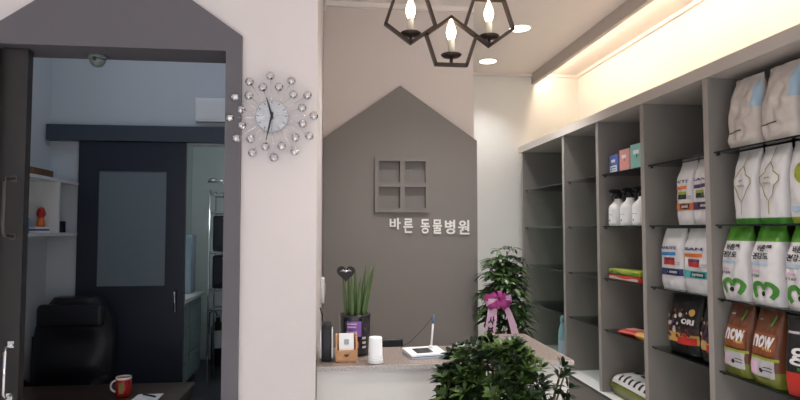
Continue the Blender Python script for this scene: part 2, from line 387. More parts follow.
# ------------------------------------------------------------------ sunburst clock
t = thing('wall_clock', 'silver sunburst wall clock with crystal balls on the white wall', 'clock', (-.2275, 2.4, 1.994))
b = MB(); b.cyl((0, -.004, 0), (0, -.03, 0), .04, 'black', 24); b.build('backplate', t)
mt = Matrix.Rotation(PI / 2, 4, 'X')
b = MB(); b.lathe([(.060, 0), (.063, .003), (.063, .005), (.0615, .007)], 'dial', 64, mtx=Matrix.Translation((0, -.03, 0)) @ mt, smooth=False); dial = b.build('dial', t)
for k in range(12):
    a = 2 * PI * k / 12; b = MB(); b.box(-.0012, .0012, -.0385, -.0365, .050, .057, 'black', Matrix.Rotation(a, 4, 'Y')); b.build('hour_mark', dial)
b = MB(); b.prism([(-.004, -.012), (.004, -.012), (.0016, .074), (-.0016, .074)], -.044, -.0425, 'black'); o = b.build('hour_hand', t); o.rotation_euler = (0, math.radians(-16), 0)
b = MB(); b.prism([(-.004, -.014), (.004, -.014), (.0014, .098), (-.0014, .098)], -.047, -.0455, 'black'); o = b.build('minute_hand', t); o.rotation_euler = (0, math.radians(192), 0)
for k in range(24):
    a = 2 * PI * (k + .0) / 24 + math.radians(-3); L = .162 if k % 2 == 0 else .121
    c, s_ = math.sin(a), math.cos(a)
    b = MB(); b.cyl((c * .03, -.022, s_ * .03), (c * (L - .012), -.022, s_ * (L - .012)), .0011, 'chrome', 6); ray = b.build('ray', t)
    b = MB(); b.ico((c * L, -.022, s_ * L), .018, 'crystal', 2); b.build('crystal_ball', ray)

# ------------------------------------------------------------------ sign lettering
t = thing('sign_lettering', 'white raised Korean letters of the clinic name on the taupe panel', 'sign', (.715, 4.25, 1.575))
def glyph(ch, x, w, h, z=0):
    vs, fs = text2d(ch, .02); n = len(vs); b = MB()
    pts = [(x + a * w, -.016, z + c * h) for a, c in vs] + [(x + a * w, -.0005, z + c * h) for a, c in vs]
    edges = {}
    for f in fs:
        for i in range(len(f)):
            e = (f[i], f[(i + 1) % len(f)]); edges[tuple(sorted(e))] = edges.get(tuple(sorted(e)), []) + [e]
    side = [(e[0][1], e[0][0], n + e[0][0], n + e[0][1]) for e in edges.values() if len(e) == 1]
    b.add(pts, [tuple(f) for f in fs] + [tuple(n + i for i in reversed(f)) for f in fs] + side, 'letter')
    b.build('letter', t)
k = 4.25 / 600
for ch, px, w, dz in (('바', 395, 11, 2.6), ('른', 408, 9.4, .6), ('동', 425, 9.2, 0), ('물', 437.2, 9.4, -.3), ('병', 450.2, 10.4, -.6), ('원', 464.2, 11.6, -.9)):
    glyph(ch, (px - 430.5) * k * 1.013, w * k, (14.6 if ch != '바' else 11.5) * k, (dz + .2) * k)

# ------------------------------------------------------------------ doorway left: pocket door leaf with handles
leafd = MB(); leafd.box(-1.93, -1.155, 2.425, 2.465, .01, 2.245, 'leaf_dark'); d2 = struct(leafd.build('door_2'), 'dark sliding door leaf tucked in the wall left of the doorway')
def handle_d(x, z0, z1, yf, m, r, out, name, par):
    b = MB(); b.tube([(x, yf, z0), (x, yf - out * .8, z0 + .004), (x, yf - out, z0 + .02), (x, yf - out, z1 - .02), (x, yf - out * .8, z1 - .004), (x, yf, z1)], r, m, 10)
    for z in (z0, z1): b.box(x - .011, x + .011, yf - .004, yf, z - .012, z + .012, m)
    return b.build(name, par)
handle_d(-1.183, .93, 1.122, 2.425, 'chrome', .006, .045, 'handle', d2)['label'] = 'chrome pull handle'
handle_d(-1.19, 1.525, 1.745, 2.425, 'handle_dark', .006, .07, 'handle', d2)['label'] = 'dark grey pull handle'

# dome camera under the lintel
t = thing('dome_camera', 'small dark dome camera under the doorway lintel', 'camera', (-.93, 2.50, 2.25))
b = MB(); b.lathe([(.036, 0), (.036, -.012), (.032, -.016)], 'mintgrey', 24); b.build('base', t)
b = MB(); b.lathe([(.031, -.016), (.029, -.028), (.02, -.042), (.008, -.048), (.001, -.049)], 'mintgrey', 24); dm = b.build('dome', t)
b = MB(); b.ico((0, -.028, -.02), .009, 'black', 2, smooth=True); b.build('lens', dm)

# ------------------------------------------------------------------ examination room
# sliding door and its rail
b = MB(); Y0, Y1 = 4.05, 4.085; dx0, dx1, dz1 = -1.605, -.94, 2.12; gx0, gx1, gz0, gz1 = -1.48, -1.06, 1.19, 1.93
b.box(dx0, gx0, Y0, Y1, .01, dz1, 'navy'); b.box(gx1, dx1, Y0, Y1, .01, dz1, 'navy'); b.box(gx0, gx1, Y0, Y1, .01, gz0, 'navy'); b.box(gx0, gx1, Y0, Y1, gz1, dz1, 'navy')
d1 = struct(b.build('door_1'), 'navy sliding door with a frosted glass pane')
b = MB(); b.box(gx0, gx1, 4.06, 4.072, gz0, gz1, 'frost'); b.build('glass_pane', d1)
b = MB(); b.tube([(-.985, 4.05, 1.02), (-.985, 4.005, 1.03), (-.985, 4.005, 1.15), (-.985, 4.05, 1.16)], .008, 'chrome', 8); b.build('handle', d1)['label'] = 'chrome handle'
b = MB(); b.box(-1.8, -.2, 4.03, 4.1, 2.125, 2.226, 'rail'); struct(b.build('trim_6'), 'slate cover of the sliding door rail')
b = MB(); b.rbox(-.885, -.5, 4.03, 4.1, 2.262, 2.42, 'white', .006); t = tag(b.build('wall_unit'), 'white box-shaped wall unit above the sliding door rail', 'wall unit')
b = MB(); b.box(-.87, -.52, 4.026, 4.031, 2.28, 2.40, 'white'); b.build('front_panel', t)
b = MB(); b.box(-1.2, -.6, 2.9, 3.5, CZ - .03, CZ - .002, 'exam_fill'); tag(b.build('fill_panel'), 'added unseen cool fill panel above the examination room', 'ceiling light')  # fill panel added out of view to lift the dim exam room
b = MB(); b.box(-1.0, -.5, 5.2, 5.8, CZ - .03, CZ - .002, 'lab_fill'); tag(b.build('fill_panel'), 'added unseen cool fill panel above the room behind the sliding door', 'ceiling light')  # unseen glowing panel, added to brighten the back room

# wall shelf with two compartments
t = thing('wall_shelf', 'white two-compartment box shelf on the left wall', 'shelf', (-1.805, 3.2, 1.515))
def sp(n, *a, m='white_lam'): b = MB(); b.box(*a, m); return b.build(n, t)
D = .203; sp('bottom_board', 0, D, 0, .94, 0, .018); sp('top_board', 0, D, 0, .94, .322, .34); sp('end_board', 0, D, .922, .94, .018, .322); sp('end_board', 0, D, 0, .018, .018, .322); sp('divider', 0, D, .575, .593, .018, .322); sp('back_board', 0, .008, .018, .922, .018, .322)
ZS = 1.5335
b = MB(); b.box(-1.79, -1.64, 3.5, 3.78, 1.8555, 1.9, 'midwood'); b.box(-1.77, -1.66, 3.52, 3.76, 1.9, 1.905, 'darkwood'); tag(b.build('wooden_box'), 'flat brown wooden box on top of the white wall shelf', 'box')
t = thing('picture_frame', 'dark framed picture leaning in the left shelf compartment', 'picture frame', (-1.73, 3.5, ZS + .001))
b = MB(); b.box(-.01, .01, 0, .13, 0, .175, 'black'); b.build('frame', t)
b = MB(); b.box(.0102, .012, .014, .116, .014, .161, 'greyp'); b.build('picture', t)
t = thing('figurine', 'red figurine standing in the left shelf compartment', 'figurine', (-1.665, 3.70, ZS + .035)); t.scale = (.7, .7, .7)
b = MB(); b.lathe([(.03, 0), (.034, .02), (.026, .06), (.02, .085)], 'orange', 18); b.build('body', t)
b = MB(); b.ico((0, 0, .11), .036, 'redprint', 2, (1, 1, 1.15), True); b.build('head', t)
b = MB(); b.lathe([(.03, .128), (.024, .15), (.008, .165)], 'redprint', 16); b.build('hat', t)
for i, (w, m) in enumerate((('paper', .012), ('navyp', .01), ('paper', .012))):
    b = MB(); b.box(-1.76, -1.64, 3.57 + .006 * i, 3.755 - .004 * i, ZS + .001 + sum((.012, .01, .012)[:i]), ZS + sum((.012, .01, .012)[:i + 1]), w)
    tag(b.build('book'), ('white book lowest under the red figurine', 'navy book in the middle under the red figurine', 'white book right under the red figurine')[i], 'book', 'books under the red figurine')
b = MB(); b.lathe([(.026, 0), (.028, .08), (.02, .085)], 'bluep', 18); tag(b.build('blue_cup', None, (-1.66, 3.49, ZS + .001)), 'small blue cup beside the books in the wall shelf', 'cup')
t = thing('storage_tray', 'small dark desk tray in the right shelf compartment', 'tray', (-1.72, 3.92, ZS + .001))
b = MB(); b.box(-.06, .07, -.075, .075, 0, .01, 'screen'); b.box(-.06, -.05, -.075, .075, .01, .07, 'screen'); b.box(.06, .07, -.075, .075, .01, .07, 'screen'); b.box(-.05, .06, -.075, -.065, .01, .07, 'screen'); b.box(-.05, .06, .065, .075, .01, .07, 'screen'); b.build('tray', t)
b = MB(); b.box(-.04, .04, -.05, .05, .012, .085, 'labcab'); b.build('insert', t)

# desk
t = thing('desk', 'dark walnut consulting desk in the doorway', 'desk', (-1.25, 2.98, 0))
b = MB(); b.rbox(-.54, .54, -.36, .38, .705, .74, 'darkwood', .006); b.build('desktop', t)
b = MB(); b.box(-.5, .5, -.3, -.28, .2, .705, 'darkwood'); b.build('modesty_panel', t)
for x in (-.52, .48):
    b = MB(); b.box(x, x + .04, -.33, .34, 0, .705, 'darkwood'); b.build('side_panel', t)
# mug and papers
t = thing('mug', 'red mug with a white rim on the dark desk', 'mug', (-1.0, 3.12, .7415)); t.scale = (.88, .88, .9)
b = MB(); b.lathe([(.039, 0), (.041, .004), (.041, .096)], 'red', 32); b.build('body', t)
b = MB(); b.lathe([(.0412, .088), (.042, .1), (.039, .1005), (.037, .098), (.036, .02), (.001, .019)], 'mugwhite', 32); b.build('rim', t)['label'] = 'white rim and inside'
b = MB(); b.tube([(-.039 - .03 * math.sin(a), 0, .05 + .03 * math.cos(a)) for a in [PI * i / 10 for i in range(11)]], .0055, 'mugwhite', 8); b.build('handle', t)['label'] = 'white handle'
b = MB(); b.box(-.012, .012, -.0425, -.0405, .018, .075, 'gold'); b.build('emblem', t)
b = MB(); b.box(-.93, -.81, 2.94, 3.12, .7415, .7445, 'paper', ); tag(b.build('paper_sheets'), 'white papers lying on the desk beside the red mug', 'paper')
b = MB(); b.tube([(-.90, 3.10, .749), (-.83, 3.05, .749)], .004, 'black', 8); tag(b.build('pen'), 'black pen lying on the white papers', 'pen')

# executive chair
t = thing('office_chair', 'black leather executive chair behind the desk', 'chair', (-1.525, 3.60, 0))
def cushion(x0, x1, y0, y1, z0, z1, r, name, m='leather', par=None):
    b = MB(); b.rbox(x0, x1, y0, y1, z0, z1, m, r, seg=4); return b.build(name, par or t)
cushion(-.235, .235, -.25, .22, .42, .53, .045, 'seat')
def backfn(u, v):
    z = .5 + v * .645; w = (.185 + .045 * math.sin(PI * min(1, v * 1.1)) ** .6) * (1 - .0 * v); w *= (1 - max(0, v - .82) ** 1.6 * 5.2)
    e = abs(2 * u - 1); return (w * (2 * u - 1), .2 + .06 * v - .055 * (1 - e ** 4) * (1 if True else 0) - .02 * math.cos(v * 16) * (1 - e ** 2), z)
b = MB(); b.grid(backfn, 14, 22, 'leather')
b.grid(lambda u, v: (backfn(u, v)[0], .26 + .06 * v + .03 * (1 - abs(2 * u - 1) ** 4), backfn(u, v)[2]), 14, 22, 'leather')
for e in (0, 1):
    b.grid(lambda u, v: (backfn(e, v)[0], backfn(e, v)[1] + u * (.06), backfn(e, v)[2]), 2, 22, 'leather')
    b.grid(lambda u, v: (backfn(u, e)[0], backfn(u, e)[1] * (1 - v) + v * (.26 + .06 * e + .03 * (1 - abs(2 * u - 1) ** 4)), backfn(u, e)[2]), 14, 2, 'leather')
b.build('backrest', t)
cushion(-.19, .19, .165, .23, .97, 1.11, .03, 'headrest')
for sx in (-1, 1):
    b = MB(); b.tube([(sx * .22, .2, .62), (sx * .238, .1, .69), (sx * .242, -.05, .70), (sx * .242, -.16, .675), (sx * .238, -.2, .62), (sx * .22, -.18, .47)], [.022, .026, .028, .026, .022, .02], 'leather', 10); b.build('armrest', t)
b = MB(); b.cyl((0, 0, .1), (0, 0, .42), .03, 'black', 14); b.build('gas_column', t)
for k in range(5):
    a = 2 * PI * k / 5 + .3; b = MB(); b.cyl((0, 0, .11), (.24 * math.cos(a), .24 * math.sin(a), .075), .022, 'black', 10, .014); lg = b.build('leg', t)
    b = MB(); b.cyl((.24 * math.cos(a) - .02 * math.sin(a), .24 * math.sin(a) + .02 * math.cos(a), .031), (.24 * math.cos(a) + .02 * math.sin(a), .24 * math.sin(a) - .02 * math.cos(a), .031), .03, 'black', 14); b.build('caster', lg)
# paper tray stand at the left wall
t = thing('letter_tray', 'dark side stand with white papers behind the chair at the left wall', 'side stand', (-1.70, 3.985, 0))
b = MB(); b.box(-.1, .1, -.055, .1, 0, .66, 'black'); b.build('pedestal', t)
for i, z in enumerate((.68, .76, .84)):
    b = MB(); b.box(-.1, .1, -.055, .1, z - .02, z - .01, 'screen'); b.box(-.1, -.09, -.055, .1, z - .01, z + .06, 'screen'); tr = b.build('tray', t)
    b = MB(); b.box(-.085, .09, -.05, .095, z - .009, z + .012, 'paper'); b.build('papers', tr)['label'] = 'stack of white papers'

# ------------------------------------------------------------------ room behind the sliding door
t = thing('lab_counter', 'grey-green lab counter with a pale worktop beyond the sliding door', 'counter', (-1.652, 4.5, 0))
b = MB(); b.box(.0, .29, 0, 2.1, .1, .865, 'labcab'); b.build('body', t)
b = MB(); b.box(.0, .25, .02, 2.08, 0, .1, 'screen'); b.build('plinth', t)
b = MB(); b.box(0, .33, 0, 2.12, .87, .9, 'white_lam'); b.build('worktop', t)['label'] = 'pale worktop'
for k in range(4):
    for j, (z0, z1) in enumerate(((.12, .36), (.37, .61), (.62, .855))):
        b = MB(); b.box(.29, .306, .02 + k * .52, .51 + k * .52, z0, z1, 'labcab'); dr = b.build('drawer', t)
        b = MB(); b.box(.306, .32, .2 + k * .52, .33 + k * .52, z1 - .05, z1 - .04, 'chrome'); b.build('handle', dr)
b = MB(); b.rbox(-1.62, -1.40, 6.35, 6.55, .9015, 1.5, 'labpanel', .01); t = tag(b.build('white_cabinet'), 'tall pale blue cabinet at the end of the lab worktop', 'cabinet')
b = MB(); b.box(-1.61, -1.41, 6.345, 6.3505, .93, 1.48, 'labpanel'); b.build('door', t)
t = thing('faucet', 'chrome swan-neck faucet on the lab worktop', 'faucet', (-1.39, 5.5, .9015))
b = MB(); b.tube([(0, 0, 0), (0, 0, .2), (.0, .02, .23), (.06, .03, .24), (.09, .03, .21)], .012, 'chrome', 8); b.build('spout', t)
b = MB(); b.lathe([(.025, 0), (.025, .03), (.013, .04)], 'chrome', 14); b.build('base', t)
# steel rack with black trays
t = thing('equipment_rack', 'steel rack of black cages at the back of the lab', 'rack', (-1.0, 6.35, 0))
for x in (-.2, .18):
    for y in (-.15, .15):
        b = MB(); b.cyl((x, y, 0), (x, y, 1.95), .011, 'chrome', 8); b.build('post', t)
for z in (.75, .95, 1.32, 1.72, 1.9):
    b = MB()
    b.tube([(-.2, -.15, z), (.18, -.15, z), (.18, .15, z), (-.2, .15, z)], .009, 'chrome', 6, True)
    for i in range(1, 9): b.cyl((-.2 + i * .042, -.15, z), (-.2 + i * .042, .15, z), .004, 'chrome', 6)
    b.build('wire_shelf', t)
for z, h in ((.965, .33), (1.335, .36)):
    b = MB(); b.rbox(-.17, .16, -.14, .13, z, z + h, 'black', .02); bx = tag(b.build('black_case', None, (-1.0, 6.35, 0)), 'black case on the steel lab rack, %s' % ('lower one' if z < 1.2 else 'upper one'), 'case', 'black cases on the lab rack')
    b = MB(); b.box(-.14, .13, -.146, -.139, z + .05, z + h - .05, 'screen'); fp = b.build('front_panel', bx)
    b = MB(); b.tube([(-.08, -.145, z + h - .03), (-.06, -.165, z + h - .03), (.06, -.165, z + h - .03), (.08, -.145, z + h - .03)], .006, 'chrome', 6); b.build('handle', bx)
t = thing('examination_lamp', 'chrome curved lamp on top of the steel lab rack', 'lamp', (-1.08, 6.35, 1.91))
b = MB(); b.lathe([(.06, 0), (.06, .015), (.02, .025)], 'chrome', 18); b.build('base', t)
b = MB(); b.tube([(0, 0, .02), (0, 0, .1), (-.03, 0, .15), (-.1, 0, .16)], .008, 'chrome', 8); b.build('arm', t)
b = MB(); b.lathe([(.012, .03), (.04, .01), (.055, -.02)], 'steel', 18, (-.12, 0, .15)); b.build('lamp_head', t)
# fire extinguisher
t = thing('fire_extinguisher', 'dark fire extinguisher with a white label on the lab floor', 'fire extinguisher', (-1.28, 7.2, 0))
b = MB(); b.lathe([(.07, 0), (.075, .02), (.075, .42), (.06, .47), (.025, .5), (.022, .54)], 'blackmat', 24); b.build('cylinder', t)
b = MB(); b.tube([(0, 0, .53), (-.03, 0, .62), (-.09, -.02, .6), (-.1, -.03, .35)], .011, 'black', 8); b.build('hose', t)
b = MB(); b.box(-.015, .1, -.012, .012, .54, .56, 'steel'); b.box(-.015, .08, -.012, .012, .58, .595, 'steel'); b.build('lever', t)
b = MB(); b.grid(lambda u, v: (.0758 * math.sin((u - .5) * 1.5), -.0758 * math.cos((u - .5) * 1.5), .2 + .2 * v), 8, 2, 'paper'); b.build('label', t)['label'] = 'white label'

# ------------------------------------------------------------------ reception counter
CT = 1.0
t = thing('reception_counter', 'white L-shaped reception counter with a granite top', 'counter', (0, 2.46, 0))
b = MB(); b.box(-.05, 1.01, .02, .06, .08, CT - .018, 'counter_white'); b.build('front_panel', t)
b = MB(); b.box(.97, 1.01, .06, .65, .08, CT - .018, 'counter_white'); b.box(.83, .97, .6, .64, .08, CT - .018, 'counter_white'); b.box(.81, .83, .4, .64, .08, CT - .018, 'counter_white'); b.build('return_panel', t)
b = MB(); b.box(-.04, 1.0, .035, .06, 0, .08, 'steel'); b.box(.97, 1.0, .06, .64, 0, .08, 'steel'); b.build('plinth', t)
b = MB(); b.prism([(-.051, .008), (1.022, .008), (1.022, .665), (.80, .665), (.80, .38), (-.051, .38)], CT - .018, CT, 'gran', 'z'); ct = b.build('countertop', t)
b = MB(); b.box(-.051, 1.027, 0, .008, CT - .018, CT, 'gran_edge'); b.box(1.022, 1.027, .008, .665, CT - .018, CT, 'gran_edge'); b.build('edge_strip', ct)
b = MB(); b.box(-.05, .81, .34, .37, .08, CT - .018, 'counter_white'); b.build('back_panel', t)

CT2 = CT + .0015
# black box with white sides
t = thing('desk_speaker', 'small black box with white side plates on the counter by the wall', 'speaker', (-.014, 2.6, CT2)); t.scale = (.86, .86, .86)
b = MB(); b.rbox(-.021, .027, -.06, .06, 0, .178, 'leather', .006); b.build('body', t)
b = MB(); b.rbox(-.028, -.0215, -.055, .055, .015, .15, 'white', .002); b.build('side_plate', t)['label'] = 'white side plate'
b = MB(); b.rbox(.0275, .034, -.055, .055, .015, .15, 'white', .002); b.build('side_plate', t)['label'] = 'white side plate'
b = MB(); b.tube([(-.02, .05, .178), (-.02, .055, .21), (-.03, .06, .245)], .003, 'black', 6); b.build('cable', t)
# card holder
t = thing('card_holder', 'small wooden card holder with a white card on the counter', 'card holder', (.072, 2.575, CT2)); t.scale = (.86, .86, .86)
b = MB(); b.prism([(-.04, 0), (.04, 0), (.04, .035), (.03, .125), (-.012, .125), (-.036, .05), (-.04, .05)], -.053, -.045, 'lightwood', 'x'); b.build('side_board', t)
b = MB(); b.prism([(-.04, 0), (.04, 0), (.04, .035), (.03, .125), (-.012, .125), (-.036, .05), (-.04, .05)], .045, .053, 'lightwood', 'x'); b.build('side_board', t)
b = MB(); b.box(-.045, .045, -.042, -.034, 0, .055, 'lightwood'); b.box(-.045, .045, .03, .038, 0, .12, 'lightwood'); b.box(-.045, .045, -.034, .03, 0, .008, 'lightwood'); b.build('box', t)
mt = Matrix.Translation((0, -.02, .048)) @ Matrix.Rotation(math.radians(-16), 4, 'X')
b = MB(); b.box(-.036, .036, -.004, .004, 0, .085, 'paper', mt); b.build('card', t)['label'] = 'white card'
b = MB(); b.ico((0, -.0425, .03), .009, 'darkwood', 2, (1, .1, .8), True); b.ico((-.011, -.0425, .033), .004, 'darkwood', 1, (1, .1, 1)); b.ico((.011, -.0425, .033), .004, 'darkwood', 1, (1, .1, 1)); b.build('emblem', t)
b = MB(); b.box(-.012, .012, -.0062, -.0042, .03, .055, 'greyp', mt); b.build('card_print', t)
# cup stack
t = thing('paper_cups', 'stack of white paper cups turned over on the counter edge', 'cup stack', (.191, 2.515, CT2)); t.scale = (.86, .86, .86)
b = MB(); b.lathe([(.038, 0), (.0385, .004), (.0355, .008), (.0315, .118), (.029, .122), (.027, .119), (.001, .119)], 'paper', 32); b.build('cup', t)
for i in range(4):
    b = MB(); b.lathe([(.037 - .0012 * i, .010 + .012 * i), (.0375 - .0012 * i, .0125 + .012 * i), (.0355 - .0012 * i, .015 + .012 * i)], 'white', 32); b.build('cup_rim', t)
# snake plant
t = thing('snake_plant', 'cylindrical snake plant in a dark glossy pot on the counter', 'potted plant', (.113, 2.70, CT2)); t.scale = (.86, .86, .86)
b = MB(); b.lathe([(.066, 0), (.076, .006), (.08, .19), (.082, .205), (.074, .205), (.072, .185), (.001, .184)], 'pot_dark', 36); pot = b.build('pot', t)
b = MB(); b.lathe([(.0715, .184), (.06, .19), (.001, .192)], 'soil', 24); b.build('soil', t)
def cylmap(r): return lambda x, z: (r * math.sin(x / r), -r * math.cos(x / r), z)
def surf_text(b, body, fn, x, z, w, h, m, off=.02):
    vs, fs = text2d(body, off); b.add([fn(x + a * w, z + c * h) for a, c in vs], fs, m)
b = MB(); cm = cylmap(.0803); b.grid(lambda u, v: cm(-.045 + .075 * u, .1 + .075 * v), 8, 2, 'purple')
cm = cylmap(.0808)
for i, (x, z, w) in enumerate(((-.02, .16, .05), (-.02, .145, .045), (-.02, .12, .055))): b.grid(lambda u, v: cm(x - w / 2 + w * u, z + .006 * v), 6, 1, 'ribbon_pale')
for z in (.085, .062, .04): b.grid(lambda u, v: cm(.035 + .022 * u, z + .012 * v), 4, 1, 'greyp')
b.grid(lambda u, v: cm(-.045 + .06 * u, .045 + .03 * v), 6, 1, 'orange')
b.build('print', pot)
for i, (x, y, dx, h) in enumerate(((-.045, -.01, -.02, .23), (-.026, .02, -.008, .26), (-.015, -.03, -.004, .23), (.0, .01, .002, .27), (.016, -.025, .012, .22), (.028, .015, .03, .28), (.04, -.012, .042, .27), (.05, .02, .052, .28))):
    b = MB(); pts = [(x + dx * (k / 7) ** 1.2, y, .18 + h * k / 7) for k in range(8)]; b.tube(pts, [.0095, .0105, .0105, .010, .009, .0075, .005, .0012], 'cane', 10); b.build('leaf', t)
b = MB(); b.cyl((-.052, -.03, .18), (-.046, -.035, .405), .0018, 'lightwood', 6); b.build('stick', t)
def heart(sc): return [(sc * 16 * math.sin(a) ** 3, sc * (13 * math.cos(a) - 5 * math.cos(2 * a) - 2 * math.cos(3 * a) - math.cos(4 * a))) for a in [2 * PI * k / 32 for k in range(32)]]
t = thing('heart_pick', 'black heart ornament with silver lettering stuck in the snake plant pot', 'ornament', (.071, 2.665, CT2 + .36)); t.scale = (.86, .86, .86)
b = MB(); b.prism(heart(.0029), -.006, .006, 'blackmat'); b.build('heart', t)
b = MB(); b.tube([(-.028, -.008, .008), (-.014, -.008, .016), (0, -.008, .004), (.014, -.008, .016), (.028, -.008, .008)], .003, 'chrome', 6); b.tube([(-.02, -.008, .006), (0, -.008, .014), (.02, -.008, .006)], .002, 'chrome', 6); b.build('trim', t)
b = MB(); b.cyl((0, 0, -.04), (0, 0, -.225), .0016, 'black', 6); b.build('stick', t)
# signature pad with pen
t = thing('signature_pad', 'white signature pad with an upright pen on the counter', 'signature pad', (.415, 2.635, CT2), math.radians(12)); t.scale = (.86, .86, .86)
b = MB(); b.prism([(-.075, 0), (.075, 0), (.07, .03), (-.072, .018)], -.095, .095, 'white', 'x'); b.build('body', t)
b = MB(); b.prism([(-.076, .006), (.0755, .006), (.0752, .010), (-.0757, .010)], -.0955, .0955, 'bluep', 'x'); b.build('blue_band', t)['label'] = 'thin blue band'
b = MB(); b.prism([(-.045, .0204), (.04, .0275), (.04, .0285), (-.045, .0214)], -.055, .035, 'screen', 'x'); b.build('screen', t)
b = MB(); b.lathe([(.012, 0), (.012, .012), (.008, .016)], 'white', 14, (.05, .035, .024)); b.build('pen_holder', t)
t2 = thing('stylus', 'white pen with a blue grip standing in the signature pad', 'pen', (.4525, 2.672, CT2 + .0265)); t2.scale = (.86, .86, .86)
b = MB(); b.cyl((0, 0, .01), (.010, .005, .12), .0055, 'white', 10, .005); b.build('barrel', t2)
b = MB(); b.cyl((.010, .005, .12), (.016, .008, .165), .0052, 'bluep', 10, .003); b.build('grip', t2)['label'] = 'blue grip'
b = MB(); b.tube([(.016, .008, .163), (-.03, .03, .10), (-.1, .06, .02), (-.15, .1, -.02)], .0014, 'black', 6); b.build('cord', t2)
# chair behind counter
t = thing('desk_chair', 'black chair behind the reception counter, only its top showing', 'chair', (.355, 3.25, 0))
cushion(-.21, .21, -.2, .2, .42, .48, .025, 'seat'); cushion(-.09, .06, .14, .18, .6, .94, .015, 'backrest')
b = MB(); b.cyl((0, 0, .07), (0, 0, .43), .025, 'black', 12); b.box(-.02, .02, .16, .175, .45, .65, 'black'); b.build('column', t)
for k in range(5):
    a = 2 * PI * k / 5; b = MB(); b.cyl((0, 0, .08), (.23 * math.cos(a), .23 * math.sin(a), .03), .018, 'black', 8); b.ico((.23 * math.cos(a), .23 * math.sin(a), .026), .025, 'black', 2, smooth=True); b.build('leg', t)
# intercom on side wall
t = thing('wall_switch', 'small white switch box on the side wall above the counter', 'switch', (-.053, 3.65, 1.19))
b = MB(); b.rbox(0, .022, -.045, .045, -.075, .075, 'white', .005); b.build('plate', t)
b = MB(); b.rbox(.022, .028, -.02, .02, -.03, .04, 'greyp', .002); b.build('rocker', t)

# ------------------------------------------------------------------ plants
def leaf(b, base, d, up, L, W, m, droop=.2, fold=.25):
    d = d.normalized(); sd = d.cross(up)
    if sd.length < .01: sd = d.cross(Vector((1, 0, .1)))
    sd.normalize(); nn = sd.cross(d).normalized()
    vs = []; prof = ((0, .08), (.28, .72), (.55, 1.0), (.8, .74), (1, .04))
    for tt, ww in prof:
        c = base + d * (L * tt) - Vector((0, 0, 1)) * (droop * L * tt * tt)
        for k in (-1, 0, 1): vs.append(c + sd * (k * ww * W * .5) + nn * (abs(k) * fold * ww * W * .5))
    fs = [(j * 3 + k, j * 3 + k + 1, j * 3 + k + 4, j * 3 + k + 3) for j in range(4) for k in range(2)]
    b.add(vs, fs, m, True)
def rosette(b, p, ax, n, L, W, m, spread, droop, rnd):
    ax = ax.normalized(); x = ax.cross(Vector((.3, .8, .1))).normalized(); y = ax.cross(x)
    a0 = rnd.random() * 6.3
    for k in range(n):
        a = a0 + 2 * PI * k / n + rnd.uniform(-.2, .2); s_ = spread * rnd.uniform(.75, 1.2)
        d = ax * math.cos(s_) + (x * math.cos(a) + y * math.sin(a)) * math.sin(s_)
        leaf(b, p + d * .006, d, ax, L * rnd.uniform(.75, 1.15), W * rnd.uniform(.85, 1.1), m, droop)

rnd = random.Random(3)
t = thing('potted_shrub', 'bushy green shrub with glossy leaves standing in front of the reception counter', 'potted plant', (.62, 2.08, 0))
b = MB(); b.lathe([(.12, 0), (.14, .01), (.17, .38), (.18, .4), (.165, .4), (.16, .36), (.001, .355)], 'pot_grey', 36); b.build('pot', t)
b = MB(); b.lathe([(.16, .355), (.1, .365), (.001, .37)], 'soil', 24); b.build('soil', t)
fol = MB(); stm = MB()
tips = []
for i in range(400):
    a = rnd.random() * 2 * PI; zz = rnd.random(); rr = math.sqrt(rnd.random())
    z = .72 + .43 * zz; R_ = .19 * math.sqrt(max(.12, 1 - ((z - .84) / .325) ** 4)) * (.5 + .5 * rr)
    tips.append(Vector((R_ * math.cos(a) - .052, R_ * math.sin(a) * .85, z)))
for i in range(13): tips.append(Vector((.165 + .045 * i / 13 + rnd.uniform(-.025, .03), rnd.uniform(-.08, .05), .80 + .275 * i / 13)))
for i in range(10): tips.append(Vector((-.20 + rnd.uniform(-.04, .05), rnd.uniform(-.1, .06), .80 + .24 * i / 10)))
for p in tips:
    out = Vector((p.x * 2.2, p.y * 2.2, .7 + rnd.uniform(-.15, .5)))
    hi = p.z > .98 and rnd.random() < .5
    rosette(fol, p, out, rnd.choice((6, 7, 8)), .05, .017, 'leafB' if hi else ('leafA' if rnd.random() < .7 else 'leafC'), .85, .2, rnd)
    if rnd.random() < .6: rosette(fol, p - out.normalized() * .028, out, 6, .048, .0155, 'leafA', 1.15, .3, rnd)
fol.build('foliage', t, fix=False)
for i, p in enumerate(tips[::5] + tips[-23:]):
    stm.tube([Vector((p.x * .12, p.y * .12, .36)), Vector((p.x * .45, p.y * .45, .36 + (p.z - .36) * .5)), p], [.009, .006, .003], 'stem', 6)
stm.build('stems', t)

